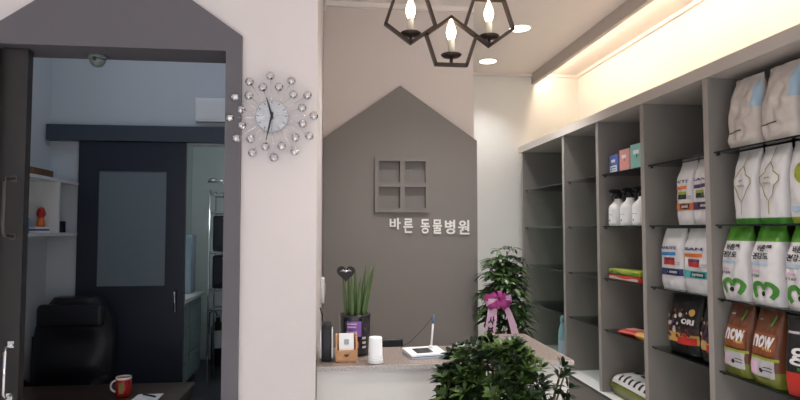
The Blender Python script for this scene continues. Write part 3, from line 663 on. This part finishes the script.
rnd = random.Random(11)
t = thing('umbrella_tree', 'tall umbrella tree with a pink bow beside the grey shelving', 'potted plant', (1.215, 4.13, 0))
b = MB(); b.lathe([(.11, 0), (.12, .01), (.145, .3), (.15, .32), (.138, .32), (.135, .29), (.001, .285)], 'pot_grey', 32); b.build('pot', t)
b = MB(); b.lathe([(.134, .285), (.1, .29), (.001, .295)], 'soil', 24); b.build('soil', t)
fol = MB(); stm = MB()
for k in range(4): stm.tube([(.03 * math.cos(k * 1.6), .03 * math.sin(k * 1.6), .28), (.05 * math.cos(k * 1.6 + .4), .05 * math.sin(k * 1.6 + .4), .8), (.03 * math.cos(k * 1.6 + .6), .03 * math.sin(k * 1.6 + .6), 1.25 + .05 * k)], [.011, .009, .004], 'stem', 8)
lv = []
for i in range(190):
    z = .55 + .80 * rnd.random() ** .8; a = rnd.random() * 2 * PI
    R_ = (.165 if z < 1.15 else .165 - (z - 1.15) * .32) * rnd.uniform(.45, 1.0)
    lv.append((z, a, R_))
for dx, z in ((-.10, 1.24), (.06, 1.42), (-.08, 1.34), (-.03, 1.41), (.12, 1.33), (.14, 1.18), (0.02, 1.36), (-.06, 1.33), (.09, 1.26)): lv.append((z, 0 if dx > 0 else PI, abs(dx)))
for z, a, R_ in lv:
    p = Vector((R_ * math.cos(a), R_ * math.sin(a), z)); q = Vector((.15 * p.x, .15 * p.y, z - .10))
    stm.tube([q, (p + q) / 2 + Vector((0, 0, .02)), p], .0022, 'stem', 5)
    out = Vector((p.x * 2.2, p.y * 2.2, .75)); rosette(fol, p, out, rnd.choice((6, 7, 8)), .088, .03, 'ribtree' if rnd.random() < .6 else 'leafA', 1.3, .45, rnd)
fol.build('foliage', t, fix=False); stm.build('stems', t)
# bow with ribbon tails
t = thing('ribbon_bow', 'magenta gift bow with pale tails tied on the umbrella tree', 'ribbon', (1.105, 3.925, 1.085))
b = MB()
for k in range(10):
    a = 2 * PI * k / 10 + .2; L = .085 if k % 2 else .1
    ca, sa = math.cos(a), math.sin(a) * .62
    def loop(u, v, ca=ca, sa=sa, L=L, k=k):
        th = 2 * PI * u; r = L * (.5 - .5 * math.cos(th)); wv = (v - .5) * .042 * (.4 + .6 * math.sin(th / 2))
        return (ca * r - sa * wv * 1.2, -.02 - .028 * math.sin(th) - .004 * k % 3, sa * r + ca * wv * 1.2)
    b.grid(loop, 14, 2, 'ribbon' if k % 5 else 'ribbon_pale')
b.ico((0, -.03, 0), .02, 'ribbon', 2, (1, .8, 1), True); b.build('bow_loops', t)
def tail(x0, x1, z1, w, name, txt=None):
    def fn(u, v): return (x0 + (x1 - x0) * v ** .8 + (u - .5) * w * (.7 + .3 * v), -.035 - .012 * math.sin(v * 5) - .02 * v, -.02 + (z1 + .02) * v)
    b = MB(); b.grid(fn, 3, 14, 'ribbon_pale'); o = b.build(name, t)
    if txt:
        b = MB()
        for i, ch in enumerate(txt):
            v0 = .36 + .225 * i; vs, fs = text2d(ch, .05)
            pts = []
            for a, c in vs:
                q = Vector(fn(.5 + a * .62, v0 - c * .19)); pts.append(q + Vector((0, -.0025, 0)))
            b.add(pts, fs, 'ink')
        b.build('lettering', o)['label'] = 'black handwritten Korean letters'
tail(-.03, -.075, -.32, .085, 'ribbon_tail', '사부일'); tail(.04, .135, -.30, .055, 'ribbon_tail')

# ------------------------------------------------------------------ built-in shelving along the right wall
XF = 1.93; BX = 2.6; TOP = 2.335
t = thing('shelving_unit', 'long warm-grey built-in shelving along the right wall', 'shelving', (XF, 0, 0))
PY = [(5.86, 5.90), (4.777, 4.817), (4.135, 4.175), (3.501, 3.541), (2.86, 2.90), (2.08, 2.12)]
b = MB(); b.box(-.012, BX - XF, 2.08, 5.95, TOP, TOP + .065, 'board'); b.build('top_board', t)
b = MB(); b.box(BX - XF - .015, BX - XF, 2.12, 5.86, .4, TOP, 'cab'); b.build('back_board', t)
for y0, y1 in PY:
    b = MB(); b.box(.003, BX - XF - .015, y0, y1, .4, TOP, 'cab'); p = b.build('partition', t)
    b = MB(); b.box(0, .003, y0, y1, .4, TOP, 'cab_edge'); b.build('edge_strip', p)
b = MB(); b.box(-.02, BX - XF, 2.08, 5.9, .385, .4, 'white_lam'); base = b.build('base_board', t); base['label'] = 'white base board'
b = MB(); b.box(-.026, -.02, 2.08, 5.9, .382, .4, 'glassedge'); b.build('edge_strip', base)
b = MB(); b.box(0, .02, 2.08, 5.9, .06, .385, 'cab'); b.box(.05, .07, 2.08, 5.9, 0, .06, 'cab'); b.build('base_front', t)
SZ = (1.950, 1.578, 1.206, .843)
for (y1, _), (_, y0) in zip(PY[:-1], PY[1:]):
    for z in SZ:
        b = MB(); b.box(.028, BX - XF - .03, y0 + .004, y1 - .004, z - .008, z, 'shelfglass'); sh = b.build('glass_shelf', t)
        b = MB(); b.box(.024, .028, y0 + .004, y1 - .004, z - .008, z, 'glassedge'); b.build('front_edge', sh)
        for x in (.045, .5):
            for ya, yb in ((y1 - .02, y1 - .0005), (y0 + .0005, y0 + .02)): b = MB(); b.cyl((x, ya, z - .014), (x, yb, z - .014), .0055, 'black', 10); b.build('pin', sh)

# ------------------------------------------------------------------ pet food bags
def bagfn(w, d, h, lean=0.0, seed=0, taper=.0, pinch=.55, cr=1.0):
    def D(v):
        if v < .12: base_ = .80 + .2 * math.sin(v / .12 * PI / 2)
        elif v < pinch: base_ = 1.0
        else: base_ = max(.04, 1 - ((v - pinch) / (1 - pinch)) ** 1.5)
        return base_ * d / 2
    def W(v): return w / 2 * (1 - taper * v * v) * (.97 + .03 * min(1, v * 8))
    def fn(u, v, front=True, off=0.0):
        e = min(1.0, abs(2 * u)); q = (1 - e ** 5) ** .45 if e < 1 else 0.0
        nz = noise.noise(Vector((u * 5 + seed * 3.1, v * 6, seed * 1.7 + (0 if front else 9))))
        n2 = noise.noise(Vector((u * 13 + seed * 3.1, v * 11, seed * 2.9 + (0 if front else 9))))
        y = D(v) * q * (1 + .10 * nz * (1 if 0 < e < 1 else 0)) + cr * (.004 * nz + .0025 * n2) * q * min(1, v * 8)
        y += off
        return ((2 * u) * W(v) + .003 * nz * v, (-y if front else y) + lean * v * v, v * h)
    return fn
def bag_mesh(b, fn, bands, nu=20, nv=40, d=0):
    us = [-.5 + k / nu for k in range(nu + 1)]; vs = [j / nv for j in range(nv + 1)]
    ring = [(u, True) for u in us] + [(u, False) for u in reversed(us[1:-1])]
    n = len(ring); pts = [fn(u, v, fr) for v in vs for u, fr in ring]
    for j in range(nv):
        vm = (vs[j] + vs[j + 1]) / 2; m = [q for v0, v1, q in bands if v0 <= vm <= v1][0]
        b.add([pts[j * n + k] for k in range(n)] + [pts[(j + 1) * n + k] for k in range(n)], [(k, (k + 1) % n, n + (k + 1) % n, n + k) for k in range(n)], m, True)
    b.add([pts[k] for k in range(n)], [tuple(reversed(range(n)))], bands[0][2])
    return b
class Print:
    def __init__(s, fn, w, h): s.b = MB(); s.fn = fn; s.w = w; s.h = h; s.o = .0026
    def p(s, u, v): return s.fn(max(-.495, min(.495, u)), v, True, s.o)
    def rect(s, u0, u1, v0, v1, m, step=.0):
        s.o += .0003; s.b.grid(lambda a, c: s.p(u0 + (u1 - u0) * a, v0 + (v1 - v0) * c + step * a), max(2, round((u1 - u0) * 20)), max(2, round((v1 - v0) * 40)), m)
    def text(s, body, u, v, w, h, m, off=.04, slant=0.0):
        s.o += .0003; s.o2 = s.o; s.o += .0016; vs, fs = text2d(body, off); s.b.add([s.p(u + a * w + c * slant, v + c * h) for a, c in vs], fs, m); s.o = s.o2
    def stroke(s, pts, wd, m):
        s.o += .0008
        q = [Vector((u * s.w, v * s.h)) for u, v in pts]; N = len(q); L_ = []; R_ = []
        for i in range(N):
            d = q[min(i + 1, N - 1)] - q[max(i - 1, 0)]; d.normalize(); nn = Vector((-d.y, d.x)) * wd / 2
            for dst, pp in ((L_, q[i] + nn), (R_, q[i] - nn)): dst.append(s.p(pp.x / s.w, pp.y / s.h))
        s.b.add(L_ + R_, [(i, i + 1, N + i + 1, N + i) for i in range(N - 1)], m)
    def disc(s, u, v, r, m, n=16):
        s.o += .0002; s.b.add([s.p(u, v)] + [s.p(u + r / s.w * math.cos(2 * PI * k / n), v + r / s.h * math.sin(2 * PI * k / n)) for k in range(n)], [(0, 1 + k, 1 + (k + 1) % n) for k in range(n)], m)
    def build(s, par): return s.b.build('printed_front', par, fix=False)
RZ = -PI / 2     # fronts face the aisle
def bag(name, label, x, y, z, w, d, h, bands, group, seed=0, rz=0., lean=0.0, pinch=.55, taper=0., cr=1.0):
    fn = bagfn(w, d, h, lean, seed, taper, pinch, cr); b = bag_mesh(MB(), fn, bands)
    o = tag(b.build(name, None, (x, y, z + .0012), RZ + rz, fix=False), label, 'pet food bag', group)
    return o, Print(fn, w, h)

# top shelf of the nearest bay: pearly bags
def pearly(y, label, seed, w=.225):
    o, P = bag('pet_food_bag', label, 2.03, y, SZ[0], w, .13, .345, [(0, 1, 'bagpearl')], 'pearly bags on the top shelf', seed, pinch=.5, taper=.12, cr=2.2)
    P.rect(-.4, .05, .2, .215, 'ink', .03); P.stroke([(-.2, .05), (-.19, .72)], .0025, 'greyp'); P.stroke([(.2, .05), (.2, .72)], .0025, 'greyp'); P.stroke([(-.48, .55), (.48, .6)], .002, 'greyp')
    P.build(o)
    b = MB(); fn = bagfn(w, .13, .345, 0, seed, .12, .5, 2.2)
    b.grid(lambda u, v: fn(.34 + .155 * u, .52 + .42 * v * (1 - abs(u - .5) * .6), True, .0028), 6, 8, 'bagwindow'); b.build('film_patch', o, fix=False)['label'] = 'pale blue film patch'
pearly(2.675, 'pearly white pet food bag at the far end of the top shelf', 1); pearly(2.44, 'pearly white pet food bag second from the partition on the top shelf', 2); pearly(2.215, 'pearly white pet food bag cut by the picture edge on the top shelf', 3, .18)
# second shelf: white bags with ornament
def ornate(y, label, seed, w=.165, tree=False):
    o, P = bag('pet_food_bag', label, 2.025, y, SZ[1], w, .11, .358, [(0, .07, 'lime' if tree else 'greendark'), (.07, 1, 'bagwhite')], 'ornamented white bags on the second shelf', seed, pinch=.6)
    if tree:
        P.disc(.02, .6, .048, 'lime', 24)
        for k in range(9): P.disc(.02 + .2 * math.cos(k * .7) * (.5 + .5 * (k % 2)), .6 + .1 * math.sin(k * .7) * (.5 + .5 * (k % 2)), .008, 'gold', 8)
        P.stroke([(.02, .3), (.02, .5)], .004, 'gold'); P.rect(-.3, .34, .14, .2, 'bagwindow')
    else:
        P.stroke([(0, .98), (.0, .78)], .004, 'gold')
        P.stroke([(0, .78), (.14, .70), (.16, .66), (.34, .60), (.36, .54), (.22, .47), (.14, .36), (0, .29), (-.14, .36), (-.22, .47), (-.36, .54), (-.34, .60), (-.16, .66), (-.14, .70), (0, .78)], .0052, 'gold')
        P.stroke([(0, .29), (.02, .12)], .004, 'gold'); P.text('순수', 0, .58, .22, .035, 'gold'); P.text('바르다', 0, .51, .3, .03, 'gold')
    P.build(o)
ornate(2.675, 'white bag with gold diamond ornament next to the partition on the second shelf', 4); ornate(2.497, 'white bag with gold diamond ornament beside the one with the tree emblem', 5); ornate(2.30, 'white bag with a lime green round tree emblem on the second shelf', 6, .2, True)
# third shelf: green topped bags
def greentop(y, label, seed):
    o, P = bag('pet_food_bag', label, 2.025, y, SZ[2], .19, .13, .362, [(0, .79, 'bagwhite'), (.79, 1, 'green')], 'green topped bags on the third shelf', seed, pinch=.58, taper=.12)
    P.text('바른愛', .05, .72, .5, .085, 'ink', .03); P.text('건강도', -.03, .62, .56, .085, 'ink', .03)
    P.rect(-.36, .22, .5, .535, 'bagwindow'); P.rect(-.36, -.04, .41, .44, 'ribbon_pale'); P.text('닭가슴살', -.18, .37, .36, .035, 'ink', .03)
    for c in (-1, 1): P.stroke([(.08 + c * (.165 - .155 * math.cos(th)), .2 + .075 * math.sin(th)) for th in [PI * k / 12 for k in range(13)]] + [(.08 + c * .30, .15), (.08 + c * .22, .095)], .021, 'greendark')
    P.disc(.08, .15, .012, 'ink', 12); P.build(o)
greentop(2.757, 'white bag with green top next to the partition on the third shelf', 7); greentop(2.545, 'white bag with green top second from the partition on the third shelf', 8); greentop(2.33, 'white bag with green top at the right picture edge on the third shelf', 9)
# fourth shelf: brown bags and a black one
def brown(y, label, seed, txt, w=.19):
    o, P = bag('pet_food_bag', label, 2.025, y, SZ[3], w, .13, .345, [(0, .2, 'olive'), (.2, 1, 'brownbag')], 'brown bags on the fourth shelf', seed, pinch=.4, taper=.16)
    P.rect(-.40, .40, .4, .68, 'brownlight'); P.text(txt, .03, .57, .7, .16, 'bagwhite', .035); P.text('fresh', .2, .49, .3, .05, 'tan', .02)
    P.rect(-.42, .46, .34, .375, 'lime'); P.rect(-.38, .40, .12, .34, 'greyp'); P.rect(-.34, -.1, .14, .3, 'ribbon_pale'); P.disc(.02, .2, .011, 'ink', 10); P.rect(.08, .36, .24, .25, 'screen'); P.rect(.08, .36, .2, .21, 'screen')
    P.rect(-.3, -.16, .84, .86, 'greyp'); P.stroke([(.2, .78), (.3, .93)], .012, 'greendark'); P.build(o)
brown(2.757, 'brown bag with white lettering next to the partition on the fourth shelf', 10, 'now'); brown(2.562, 'brown bag with white lettering beside the black bag', 11, 'now')
o, P = bag('pet_food_bag', 'black bag with white lettering and a red base on the fourth shelf', 2.035, 2.338, SZ[3], .22, .11, .335, [(0, .3, 'redprint'), (.3, 1, 'blackbag')], 'brown bags on the fourth shelf', 12, rz=.38, pinch=.4)
P.text('go!', .06, .54, .8, .3, 'bagwhite', .015); P.rect(-.42, -.2, .78, .81, 'greyp'); P.rect(-.2, .4, .33, .37, 'greendark'); P.build(o)

# bay 4, second shelf: stripe bags
def stripe(y, z, label, seed, c1, c2, w, h, grp, head, small=False):
    o, P = bag('pet_food_bag', label, 2.035, y, z, w, .11, h, [(0, 1, 'bagwhite')], grp, seed, pinch=.66)
    P.text(head, .0, .68, .7, .045, 'navyp', .03); P.rect(-.47, .3, .545, .60, c1, .012); P.rect(-.2, .25, .40, .52, 'screen' if not small else 'redprint'); P.rect(-.2, .25, .475, .52, 'lime' if not small else 'plum')
    P.rect(-.48, .48, .225, .34, c2); P.rect(-.1, .4, .24, .325, 'ink'); P.rect(-.05, .35, .265, .30, 'greyp'); P.rect(.3, .44, .43, .45, 'greyp'); P.rect(.3, .44, .40, .415, 'greyp'); P.build(o)
stripe(3.185, SZ[1], 'white bag with orange stripes at the left on the second shelf of the fourth bay', 13, 'orange', 'orange', .155, .36, 'striped bags in the fourth bay', 'NUTE'); stripe(3.02, SZ[1], 'white bag with plum stripes partly behind the partition', 14, 'plum', 'plum', .16, .36, 'striped bags in the fourth bay', 'SAN')
stripe(3.335, SZ[2], 'white bag with blue stripes on the third shelf of the fourth bay', 15, 'bluep', 'navyp', .225, .352, 'striped bags in the fourth bay', 'ANUTE', True); stripe(3.09, SZ[2], 'white bag with red-orange stripes on the third shelf of the fourth bay', 16, 'orange', 'teal', .235, .352, 'striped bags in the fourth bay', 'SAN', True)
# bay 4, fourth shelf: dark picture bags
def darkbag(y, label, seed, w, rz=0):
    r = random.Random(seed); o, P = bag('pet_food_bag', label, 2.075, y, SZ[3], w, .13, .33, [(0, 1, 'blackbag')], 'dark picture bags in the fourth bay', seed, rz=rz, pinch=.45)
    P.rect(-.46, .46, .18, .34, 'tan'); P.rect(-.46, .46, .34, .46, 'darkwood')
    for i in range(34): P.disc(r.uniform(-.42, .42), r.uniform(.26, .74), r.uniform(.006, .014), r.choice(('tan', 'darkwood', 'brownbag', 'bagpearl', 'greyp', 'plum', 'brownlight')), 9)
    P.text('ORI', .22, .56, .36, .09, 'bagwhite', .05); P.rect(-.05, .44, .16, .28, 'redprint', .02); P.disc(.18, .32, .016, 'redprint', 10); P.disc(.3, .72, .02, 'tan', 12)
    P.build(o)
darkbag(3.29, 'dark picture bag with red and tan print on the fourth shelf', 17, .27, .12); darkbag(3.02, 'dark picture bag half hidden behind the near partition', 18, .2)

# bay 3: boxes, spray bottles, pouches, snacks, big bag
for i, (y, w, h, m, nm) in enumerate(((4.035, .125, .13, 'bluebox', 'blue'), (3.875, .135, .15, 'pinkbox', 'pink'), (3.71, .16, .165, 'mintbox', 'mint green'))):
    t = thing('carton', '%s carton standing on the top shelf above the spray bottles' % nm, 'box', (2.03, y, SZ[0] + .001), RZ, 'cartons on the top shelf')
    b = MB(); b.box(-w / 2, w / 2, -.035, .035, 0, h, m); o = b.build('box', t)
    b = MB(); b.box(-w * .4, w * .4, -.0365, -.035, h * .08, h * .42, 'paper' if i == 0 else m); b.box(-w * .25, w * .2, -.0372, -.0352, h * .6, h * .75, 'paper')
    if i == 0: b.box(-w * .3, w * .3, -.0378, -.0365, h * .16, h * .2, 'bluep'); b.box(-w * .3, w * .3, -.0378, -.0365, h * .28, h * .33, 'bluep')
    else: b.add([(-w * .05, -.037, h * .42), (w * .12, -.037, h * .5), (w * .02, -.037, h * .62)], [(0, 1, 2)], 'orange' if i == 1 else 'greendark')
    b.build('printed_front', t)
def spray(y, label):
    t = thing('spray_bottle', label, 'spray bottle', (2.02, y, SZ[1] + .001), RZ, 'white spray bottles on the second shelf')
    b = MB(); b.lathe([(.058, 0), (.066, .006), (.066, .12), (.06, .14), (.034, .165), (.026, .175), (.024, .205)], 'white', 28); b.build('bottle', t)
    b = MB(); b.lathe([(.0264, .19), (.0264, .212), (.018, .216)], 'black', 20); b.box(-.016, .016, -.05, .035, .225, .255, 'black'); b.box(-.011, .011, -.065, -.05, .235, .25, 'black'); b.cyl((0, 0, .21), (0, 0, .23), .012, 'black', 12); tr = b.build('trigger_head', t); tr['label'] = 'black trigger head'
    b = MB(); b.tube([(0, -.03, .226), (0, -.048, .20), (0, -.046, .18)], .006, 'black', 8); b.build('trigger', tr)
    b = MB(); b.grid(lambda u, v: (.0663 * math.sin((u - .5) * 1.6), -.0663 * math.cos((u - .5) * 1.6), .02 + .09 * v), 8, 2, 'paper'); lb = b.build('label', t); lb['label'] = 'white label'
    b = MB(); b.grid(lambda u, v: (.0667 * math.sin((u - .5) * .18), -.0667 * math.cos((u - .5) * .18), .03 + .014 * v), 2, 1, 'ink'); b.grid(lambda u, v: (.0667 * math.sin((u - .5) * 1.0), -.0667 * math.cos((u - .5) * 1.0), .075 + .004 * v), 4, 1, 'greyp'); b.build('print', lb)
spray(4.02, 'white spray bottle with black trigger, farthest from the near partition'); spray(3.853, 'white spray bottle with black trigger in the middle of three'); spray(3.69, 'white spray bottle half hidden by the near partition')
def pouch(x, y, z, w, l, h, m, m2, label, rz=0, cat='snack pack'):
    def fn(u, v, s):
        e = max(abs(2 * u - 1), abs(2 * v - 1)); q = (1 - e ** 4) ** .6 if e < 1 else 0
        return ((u - .5) * w, (v - .5) * l, h * .5 + s * h * .5 * q * (1 + .25 * noise.noise(Vector((u * 5 + x * 9, v * 5 + y * 9, z * 7 + s)))) if s > 0 else h * .5 - h * .5 * q)
    b = MB(); b.grid(lambda u, v: fn(u, v, 1), 14, 14, m); b.grid(lambda u, v: fn(u, v, -1), 14, 14, m)
    o = tag(b.build('snack_pack', None, (x, y, z + .001), rz), label, cat)
    b = MB(); b.grid(lambda u, v: tuple(Vector(fn(.25 + .5 * u, .2 + .6 * v, 1)) + Vector((0, 0, .0025))), 8, 8, m2); b.build('printed_patch', o)
    return o
def flatpack(x, y, z, m, m2, label, jag=0.):
    t = thing('tray_pack', label, 'snack pack', (x, y, z + .001), RZ)
    b = MB(); b.rbox(-.215, .215, -.06, .06, 0, .036, m, .008); b.build('pack', t)
    b = MB(); b.grid(lambda u, v: (-.2 + .4 * u, -.0612 - .002 * math.sin(u * 25) * jag, .006 + .012 * v + .006 * math.sin(u * 9) * (v > .5)), 24, 1, m2); b.build('printed_band', t)
flatpack(2.03, 3.875, SZ[2], 'redprint', 'bagpearl', 'red and cream snack pack under the lime one on the third shelf'); flatpack(2.03, 3.875, SZ[2] + .0375, 'lime', 'greendark', 'lime green snack pack lying on the red one on the third shelf', 1)
pouch(2.05, 3.86, SZ[3], .16, .2, .035, 'redprint', 'pinkbox', 'red snack pack lying alone at left on the fourth shelf', .3)
pouch(2.20, 3.68, SZ[3], .13, .2, .055, 'redprint', 'lime', 'red and yellow snack pack behind the others near the partition', -.25)
pouch(2.03, 3.66, SZ[3], .12, .15, .05, 'tan', 'redprint', 'orange snack pack at the shelf front near the partition', .1)
# big bag lying on the base board
fnb = None
def bigbag():
    w, l, h = .40, .55, .155
    def fn(u, v, s, off=0.):
        e = abs(2 * u - 1); f = abs(2 * v - 1); q = ((1 - e ** 6) * (1 - f ** 6)) ** .4 if e < 1 and f < 1 else 0
        nz = noise.noise(Vector((u * 4, v * 4, 3.3)))
        return ((u - .5) * w, (v - .5) * l, h * .42 + (h * .58 * q * (1 + .08 * nz) + off if s > 0 else -h * .42 * min(1, q * 1.6)))
    t = thing('big_food_bag', 'large lime and white food bag lying on the white base board', 'pet food bag', (2.17, 3.84, .4015))
    b = MB(); b.grid(lambda u, v: fn(u, v, 1), 20, 24, 'olive'); b.grid(lambda u, v: fn(u, v, -1), 20, 24, 'olive'); b.build('sack', t)
    b = MB(); b.grid(lambda u, v: fn(.004 + .80 * u, .05 + .86 * v, 1, .003), 20, 16, 'bagwhite'); wp = b.build('white_face', t); wp['label'] = 'white printed face'
    b = MB()
    for i in range(6): b.grid(lambda u, v: fn(.02 + .09 * u * (1 if i % 2 else 1.5), .12 + .12 * i + .05 * v, 1, .005), 4, 4, 'ink')
    for i in range(4): b.grid(lambda u, v: fn(.3 + .16 * u, .14 + .18 * i + .1 * v, 1, .005), 4, 4, 'screen')
    b.build('print', wp)
bigbag()
# teal bottle in the farthest bay
t = thing('tall_bottle', 'tall pale teal bottle on the base board of the farthest bay', 'bottle', (1.99, 5.0, .4012))
b = MB(); b.lathe([(.036, 0), (.04, .008), (.04, .24), (.036, .28), (.024, .33), (.018, .345), (.018, .36)], 'tealplastic', 24); b.build('bottle', t)
b = MB(); b.lathe([(.021, .356), (.021, .395), (.014, .412)], 'tealplastic', 18); b.build('cap', t)
b = MB(); b.grid(lambda u, v: (.0403 * math.sin((u - .5) * 2.2 - .9), -.0403 * math.cos((u - .5) * 2.2 - .9), .05 + .16 * v), 8, 2, 'labpanel'); b.build('label', t)

# ------------------------------------------------------------------ light
def area(name, loc, rot, sx, sy, power, col):
    l = bpy.data.lights.new(name, 'AREA'); l.shape = 'RECTANGLE'; l.size = sx; l.size_y = sy; l.energy = power; l.color = col
    o = bpy.data.objects.new(name, l); COL.objects.link(o); o.location = loc; o.rotation_euler = rot; return o
area('shop_window_daylight', (-.25, -2.66, 1.6), (PI / 2, 0, 0), 5.0, 2.65, 50, (.86, .93, 1.0))
area('ceiling_fill_light', (-.25, -3.3, .05), (PI * .80, 0, 0), 6.0, 1.6, 120, (.95, .97, 1.0))  # added upward fill imitating ground bounce, to brighten the ceiling
w = bpy.data.worlds.new('sky'); S.world = w; w.use_nodes = True
nt = w.node_tree; bg = nt.nodes['Background']; sk = nt.nodes.new('ShaderNodeTexSky'); sk.sky_type = 'HOSEK_WILKIE'; sk.turbidity = 5; sk.sun_direction = (.3, .5, .8)
nt.links.new(sk.outputs[0], bg.inputs[0]); bg.inputs[1].default_value = .25

# ------------------------------------------------------------------ camera
cam = bpy.data.cameras.new('camera'); cam.sensor_width = 36; cam.lens = 27; cam.clip_start = .02
co = bpy.data.objects.new('camera', cam); COL.objects.link(co)
co.location = (0, 0, 1.55); co.rotation_euler = (PI / 2 + math.atan(30 / 600), 0, -math.atan(70 / 600))
S.camera = co
S.view_settings.view_transform = 'Standard'; S.view_settings.look = 'None'; S.view_settings.exposure = 0.12; S.view_settings.gamma = 1.0
S.view_settings.use_curve_mapping = False
